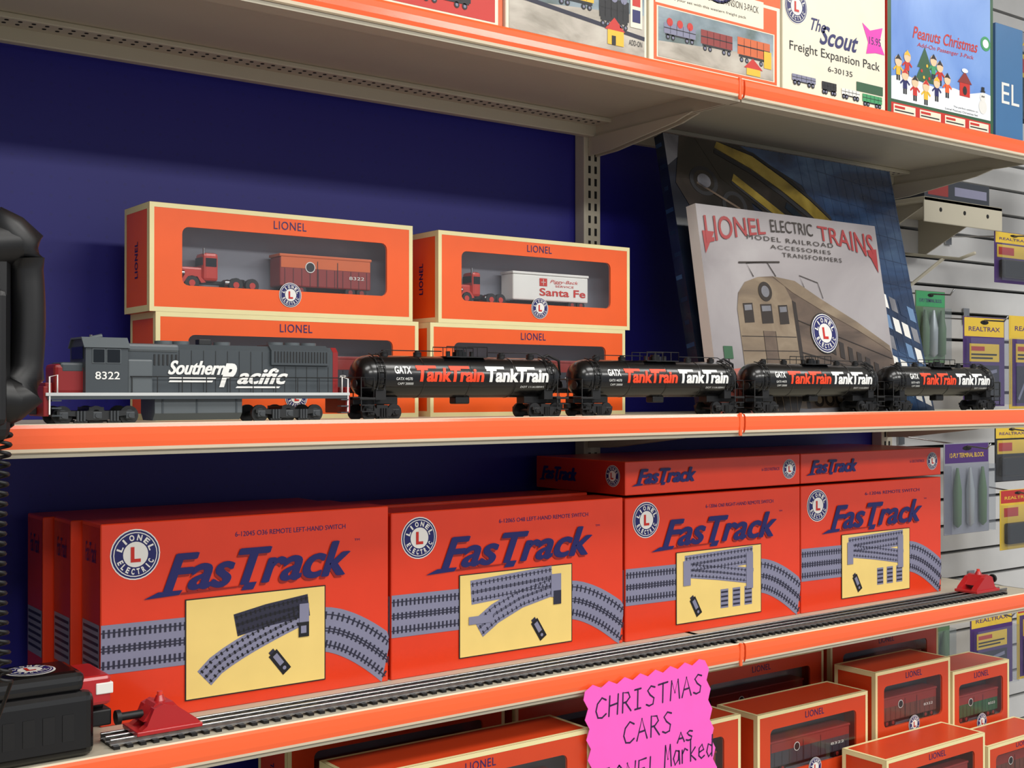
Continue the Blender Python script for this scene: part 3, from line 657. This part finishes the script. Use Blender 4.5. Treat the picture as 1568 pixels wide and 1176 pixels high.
b,f=artbox(.70,.962,.73,ORG); f.rect(.04,.55,.97,.98,OWH,1); f.rect(.06,.70,.95,.96,REDP,2)
wag(f,.1,.80,.3,.08,ORG); wag(f,.5,.82,.3,.07,BLKP); f.text('FREIGHT SET',.1,.58,.9,.66,BLUEP); b.build()
b,f=artbox(.967,1.222,.74,OWH); f.rect(.02,.03,.98,.45,ORG,1); f.rect(.02,.58,.98,.97,BACKD,1); f.poly([(.02,.82),(.98,.74),(.98,.97),(.02,.97)],GROUND,2); f.path([(.02,.79),(.98,.87)],.006,DKTRK,3)
wag(f,.03,.60,.27,.12,GRN2,REDP); wag(f,.34,.64,.26,.10,YL); wag(f,.64,.69,.22,.11,BLKP,GREYP); f.poly([(.68,.86),(.75,.79),(.83,.86)],REDP,5); f.rect(.70,.86,.82,.94,YL,5); f.rect(.73,.89,.76,.94,BLKP,6); f.rect(.87,.62,.96,.82,OWH,5); f.rect(.885,.64,.945,.70,REDP,6); f.rect(.885,.72,.945,.79,BLUEP,6); f.text('ADD-ON',.86,.89,.96,.92,BLKP,5)
b.build()
b,f=artbox(1.227,1.511,.745,OWH); f.rect(0,0,1,.50,ORG,1); f.rect(.03,.52,.97,.965,ORG,1.4); f.rect(.04,.49,.86,.65,OWH,2); f.text('6-25942 WESTERN FREIGHT EXPANSION 3-PACK',.06,.525,.82,.565,BLKP,3); f.text('Expand your set with this western freight pack',.09,.60,.72,.62,BLKP,3)
f.rect(.05,.665,.95,.95,OWH,2); f.rect(.06,.67,.94,.945,BACKD,3); f.poly([(.06,.86),(.94,.80),(.94,.945),(.06,.945)],GROUND,3.5)
wag(f,.10,.75,.23,.06,GREYP,REDP); wag(f,.37,.74,.24,.08,MAROON); wag(f,.65,.73,.26,.10,TRUNIT); f.poly([(.70,.90),(.77,.84),(.85,.90)],REDP,6); f.rect(.72,.90,.83,.94,YL,6); f.rect(.86,.78,.92,.88,YL,6)
f.logo(.5,.40,.09); f.poly([(.72,.30),(.95,.22),(.98,.44),(.9,.40),(.84,.47),(.8,.41)],YL,3)
b.build()
b,f=artbox(1.517,1.781,.735,OWH); f.rect(0,0,1,.02,BLUEP,1); f.logo(.12,.44,.055); f.text('The',.26,.48,.40,.56,BLUEP,2,.4,.01); f.text('Scout',.34,.51,.72,.635,BLUEP,2,.4,.02); f.text('Freight Expansion Pack',.06,.66,.94,.735,BLKP,2,0,.0); f.text('6-30135',.42,.765,.66,.80,BLKP,2)
PK=mat('neon_pink','#F23FB4',.5)
f.poly([(.76,.42),(.84,.46),(.97,.42),(.94,.52),(.99,.6),(.9,.60),(.80,.62),(.82,.54)],PK,2); f.text('15.95',.83,.5,.95,.55,BLUEP,3)
wag(f,.08,.865,.22,.04,GREYP); wag(f,.36,.87,.14,.05,BLKP); wag(f,.55,.885,.18,.04,WHITEP); f.rect(.70,.82,.97,.88,GRN,3); wag(f,.76,.89,.2,.05,GRN2)
b.build()
CART=rmat('art_cartoon_sky',['#5B86D0','#7AA0E0','#8FB2EA'],(5,5,5),.35,.2); SNOW=mat('art_snow','#EEF2F6',.4); SKIN=mat('art_skin','#F0C8A0',.5)
b,f=artbox(1.787,2.108,.75,REDP); f.rect(0,0,1,1,GRN,1); f.rect(.03,.0,.97,.885,CART,2)
f.poly([(.03,.885),(.03,.74),(.15,.71),(.3,.735),(.45,.75),(.6,.72),(.75,.735),(.9,.70),(.97,.71),(.97,.885)],SNOW,3)
f.rect(.03,.905,.97,.98,REDP,2)
for i in range(4): f.rect(.05+i*.235,.915,.245+i*.235,.97,OWH,3); f.rect(.06+i*.235,.925,.15+i*.235,.94,REDP,4); f.rect(.06+i*.235,.95,.23+i*.235,.958,BLKP,4)
f.text("Peanuts Christmas",.22,.38,.84,.46,REDP,4,.3,.01,tilt=.02); f.text('Add-On Passenger 3-Pack',.26,.48,.80,.515,REDP,4,.2,.0,tilt=.015); f.ell(.92,.36,.05,.05,GRN2,4); f.ell(.92,.36,.03,.03,SNOW,5)
def kid(a,b,s,coat,hair):
    f.rect(a-.016*s,b,a+.016*s,b+.055*s,coat,5); f.circ(a,b-.022*s,.0085*s,SKIN,6,16); f.poly([(a-.026*s,b-.028*s),(a,b-.062*s),(a+.026*s,b-.028*s),(a,b-.034*s)],hair,7)
    f.rect(a-.014*s,b+.055*s,a-.002*s,b+.085*s,BLKP,5); f.rect(a+.002*s,b+.055*s,a+.014*s,b+.085*s,BLKP,5)
    f.path([(a-.016*s,b+.01*s),(a-.036*s,b+.03*s)],.003*s,coat,5); f.path([(a+.016*s,b+.01*s),(a+.036*s,b+.03*s)],.003*s,coat,5)
f.poly([(.33,.50),(.40,.64),(.26,.64)],GRN,4); f.poly([(.33,.56),(.42,.73),(.24,.73)],GRN,4.5); f.rect(.32,.73,.34,.76,MAROON,4)
for dx,dz,c in ((-.03,.66,REDP),(.02,.62,YL),(.04,.70,REDP),(-.01,.70,YL)): f.circ(.33+dx,dz,.003,c,6,10)
for a_,b_,c,h in ((.09,.66,YL,BLKP),(.17,.62,REDP,YL),(.15,.74,BLUEP,REDP),(.24,.77,REDP,BLKP),(.34,.78,YL,REDP),(.44,.74,BLUEP,YL),(.47,.63,REDP,BLKP),(.41,.60,GRN2,BLKP),(.54,.70,ORG,BLKP)): kid(a_,b_,1.15,c,h)
f.rect(.66,.67,.76,.76,REDP,5); f.poly([(.64,.67),(.71,.59),(.78,.67)],MAROON,6); f.ell(.71,.72,.02,.03,BLKP,6); f.ell(.71,.585,.03,.015,SNOW,7)
f.ell(.89,.80,.04,.05,WHITEP,5); f.ell(.89,.735,.028,.033,WHITEP,5.5); f.circ(.882,.73,.0018,BLKP,7,8); f.circ(.898,.73,.0018,BLKP,7,8); f.rect(.868,.69,.912,.70,BLKP,7); f.rect(.876,.665,.904,.69,BLKP,7)
f.text("The perfect addition to",.60,.838,.84,.852,BLKP,4); f.text("Lionel Peanuts Christmas Set",.52,.862,.84,.875,BLKP,4)
b.build()
b,f=artbox(2.118,2.21,.70,mat('carton_steel_blue','#3E6F9E',.4)); f.text('EL',.2,.5,.85,.68,WHITEP,2); b.build()
# ------------- pink sign
b=B('price_sign'); PKS=mat('neon_pink_card','#FA62C8',.55)
x0,x1,z1,z0=1.083,1.338,-.403,-.575; y=1.291; P=[]
def jag(p,q,n,am):
    for i in range(n):
        t=i/n; X=p[0]+(q[0]-p[0])*t; Z=p[1]+(q[1]-p[1])*t; d=am if i%2 else -am
        dx,dz=q[0]-p[0],q[1]-p[1]; L=math.hypot(dx,dz); P.append((X-dz/L*d,Z+dx/L*d))
jag((x0,z1-.004),(x1-.02,z1+.006),16,.0035); jag((x1-.02,z1+.006),(x1,z0),12,.0035); jag((x1,z0),(x0+.015,z0),16,.0035); jag((x0+.015,z0),(x0,z1-.004),12,.0035)
b.prism(P,y,y+.0008,PKS); f=front(b,x0,x1,y,z0,z1); INK=mat('marker_purple','#2E1240',.6)
HW={'C':[[(1,.85),(.6,1),(.15,.75),(0,.4),(.2,.05),(.6,0),(1,.15)]],'H':[[(.1,1),(0,0)],[(.95,1),(.85,0)],[(.05,.5),(.9,.55)]],'R':[[(.1,0),(.15,1),(.7,.95),(.85,.7),(.5,.5),(.15,.48)],[(.4,.48),(.95,0)]],
'I':[[(.5,1),(.45,0)],[(.1,1),(.9,1)],[(.1,0),(.85,0)]],'S':[[(.9,.9),(.5,1),(.15,.8),(.4,.55),(.8,.35),(.7,.05),(.3,0),(0,.1)]],'T':[[(.5,1),(.45,0)],[(0,.97),(1,1)]],'M':[[(0,0),(.15,1),(.5,.35),(.85,1),(1,0)]],
'A':[[(0,0),(.5,1),(1,0)],[(.2,.38),(.8,.4)]],'L':[[(.1,1),(0,0),(.9,.03)]],'O':[[(.5,1),(.1,.75),(0,.35),(.4,0),(.85,.2),(1,.65),(.5,1)]],'N':[[(0,0),(.1,1),(.85,0),(1,1)]],'E':[[(.9,1),(.1,.97),(0,0),(.9,.03)],[(.05,.5),(.7,.52)]],
'a':[[(.9,.6),(.4,.65),(.05,.3),(.3,0),(.8,.2),(.9,.6),(1,0)]],'r':[[(.1,.6),(.1,0)],[(.1,.4),(.5,.65),(.9,.55)]],'k':[[(.1,1),(.1,0)],[(.8,.6),(.1,.3),(.9,0)]],'e':[[(.1,.3),(.85,.4),(.6,.65),(.15,.5),(.1,.15),(.5,0),(.95,.1)]],'d':[[(.8,.5),(.3,.6),(.05,.25),(.35,0),(.8,.15)],[(.95,1),(.85,0)]]}
def hand(t,a0,b0,a1,b1,tilt=0,w=.0026):
    n=len(t); cw=(a1-a0)/n
    for i,ch in enumerate(t):
        for st in HW[ch]:
            pts=[(a0+cw*(i+.08+.78*x*(.8 if ch=='I' else 1)),b1-(b1-b0)*y-tilt*(i+x)/n) for x,y in st]
            f.path(pts,w,INK,1)
            for q in pts: f.circ(q[0],q[1],w/2,INK,1.2,8)
hand('CHRISTMAS',.07,.12,.90,.28,.045); hand('CARS',.27,.36,.66,.53,.02); hand('AS',.68,.54,.82,.62); hand('LIONEL',.03,.70,.55,.86,.02); hand('Marked',.58,.62,.98,.80,.0)
b.build()
# ------------- hanging goods on slatwall
PUR=mat('package_purple','#4A2A6E',.4); YPK=mat('package_yellow','#E2BE3C',.4); GPK=mat('package_green','#5C7A56',.4); SLV=mat('foil_silver','#B8BEC0',.3,.4); PRD=mat('package_red','#B8302C',.4)
def hang(x,zt,w,h,yf,hc,bc,kind):
    b=B('hanging_package')
    b.box(x,x+w,yf,yf+.002,zt-h,zt,bc,.0008,1); f=front(b,x,x+w,yf,zt-h,zt)
    f.rect(.02,.01,.98,.22,hc,1); f.ell(.5,.06,.1,.025,DKHOLE,2)
    tc_=YPK if hc in (PUR,GRYIN,PRD) else PUR
    f.text('12-PLY TERMINAL BLOCK' if kind==1 else 'REALTRAX',.12,.11,.88,.16,tc_,2,0,.01)
    if kind==0:
        f.rect(.06,.25,.94,.97,PUR if hc is not PUR else YPK,1); f.rect(.14,.30,.86,.50,YPK if hc is not PUR else PUR,2)
        f.rect(.18,.33,.50,.38,PRD,3); f.rect(.18,.41,.80,.43,BLKP,3); f.rect(.18,.45,.70,.47,BLKP,3)
        f.rect(.14,.54,.86,.94,DKTRK,2); f.path([(.2,.9),(.4,.65),(.8,.6)],.008,GREYP,3)
        b.box(x+w*.45,x+w*.80,yf-.012,yf,zt-h*.90,zt-h*.72,BLACKM,.003)
    elif kind==1:
        for i in range(3): b.lathe([(-h*.7,.002),(-h*.66,.009),(-h*.3,.010),(-h*.05,.003)],(x+w*(.22+.28*i),yf-.008,zt-h*.22),SLV if i%2 else GPK,10,'z')
    else:
        f.rect(.06,.25,.94,.5,YPK,1); b.box(x+w*.1,x+w*.9,yf-.015,yf,zt-h*.9,zt-h*.55,BLACKM,.004); f.rect(.1,.3,.5,.45,PRD,2)
    b.box(x+.002,x+w-.002,yf-.018,yf-.0175,zt-h+.004,zt-h*.24,CLEAR)
    for q in (0,1): b.box(x+.002+q*(w-.0045),x+.0025+q*(w-.0045),yf-.018,yf,zt-h+.004,zt-h*.24,CLEAR)
    xc=x+w/2; b.tube([(xc,1.797,zt+.01),(xc,yf-.05,zt-.012),(xc,yf-.06,zt+.0)],.002,STEEL,6); b.box(xc-.012,xc+.012,1.794,1.798,zt-.01,zt+.03,STEEL)
    b.build()
for a in ((2.475,.172,.165,.205,1.62,YPK,PUR,0),(2.66,.18,.19,.22,1.62,YPK,YPK,0),(2.40,-.115,.175,.205,1.62,PUR,GRYIN,1),(2.60,-.08,.14,.13,1.62,YPK,BLKP,2),(2.62,-.23,.15,.14,1.62,PRD,YPK,2),
          (2.60,.375,.16,.12,1.62,YPK,PUR,2),(2.325,.225,.11,.16,1.64,GRN2,GPK,1),(2.50,-.50,.17,.18,1.62,YPK,PUR,0),(2.69,-.48,.17,.2,1.62,PRD,YPK,0),(2.30,-.49,.15,.17,1.64,GRYIN,GPK,1),(2.66,.86,.2,.22,1.62,GRYIN,BLKP,2),(2.80,.62,.2,.22,1.62,GRYIN,BLKP,2)): hang(*a)
b=B('wall_bracket_shelf'); b.box(2.30,2.60,1.60,1.798,.415,.425,BEIGE,.002); b.box(2.30,2.60,1.60,1.604,.37,.425,BEIGE,.002)
for x in (2.33,2.56): b.prism([(1.61,.415),(1.798,.415),(1.798,.33),(1.78,.33)],x,x+.004,BEIGE,axis='x')
for x in (2.36,2.45,2.54): b.cyl((x,1.5995,.40),(x,1.601,.40),.005,DKHOLE,10)
b.build()
b=B('accessory_carton'); b.box(2.33,2.58,1.62,1.78,.4255,.475,mat('carton_charcoal','#30343C',.4),.002); f=front(b,2.33,2.58,1.62,.4255,.475); f.rect(.05,.2,.35,.8,MAROON); f.rect(.45,.3,.95,.7,GREYP); b.build()
b=B('faceout_bracket'); 
b.tube([(2.46,1.797,.33),(2.46,1.62,.30),(2.46,1.58,.31)],.004,BEIGE,6); b.tube([(2.46,1.797,.22),(2.46,1.66,.305)],.004,BEIGE,6); b.box(2.44,2.48,1.792,1.798,.2,.35,BEIGE,.002); b.build()
# ------------- lights
def lamp(x,y,e):
    b=B('ceiling_light_fixture'); b.box(x-.62,x+.62,y-.31,y+.31,1.41,1.4495,mat('fixture_white','#E8E8E4',.5),.004); b.build()
    l=bpy.data.lights.new('fluorescent_tube','AREA'); l.shape='RECTANGLE'; l.size=1.2; l.size_y=.56; l.energy=e; l.color=(1,.985,.95)
    o=bpy.data.objects.new('fluorescent_tube',l); o.location=(x,y,1.40+ZO); bpy.context.scene.collection.objects.link(o)
for x in (-.3,1.4,3.1):
    lamp(x,.30,18); lamp(x,-1.5,48)
w=bpy.data.worlds.new('world'); bpy.context.scene.world=w; w.use_nodes=True
w.node_tree.nodes['Background'].inputs[0].default_value=(.86,.90,.97,1); w.node_tree.nodes['Background'].inputs[1].default_value=.45
# ------------- camera
cd=bpy.data.cameras.new('camera'); cd.sensor_width=36; cd.lens=1880/1568*36; cd.clip_start=.02
co=bpy.data.objects.new('camera',cd); co.location=(0,0,ZO); co.rotation_euler=(math.radians(90.37),0,math.radians(-36.6))
bpy.context.scene.collection.objects.link(co); bpy.context.scene.camera=co
bpy.context.scene.view_settings.view_transform='Standard'
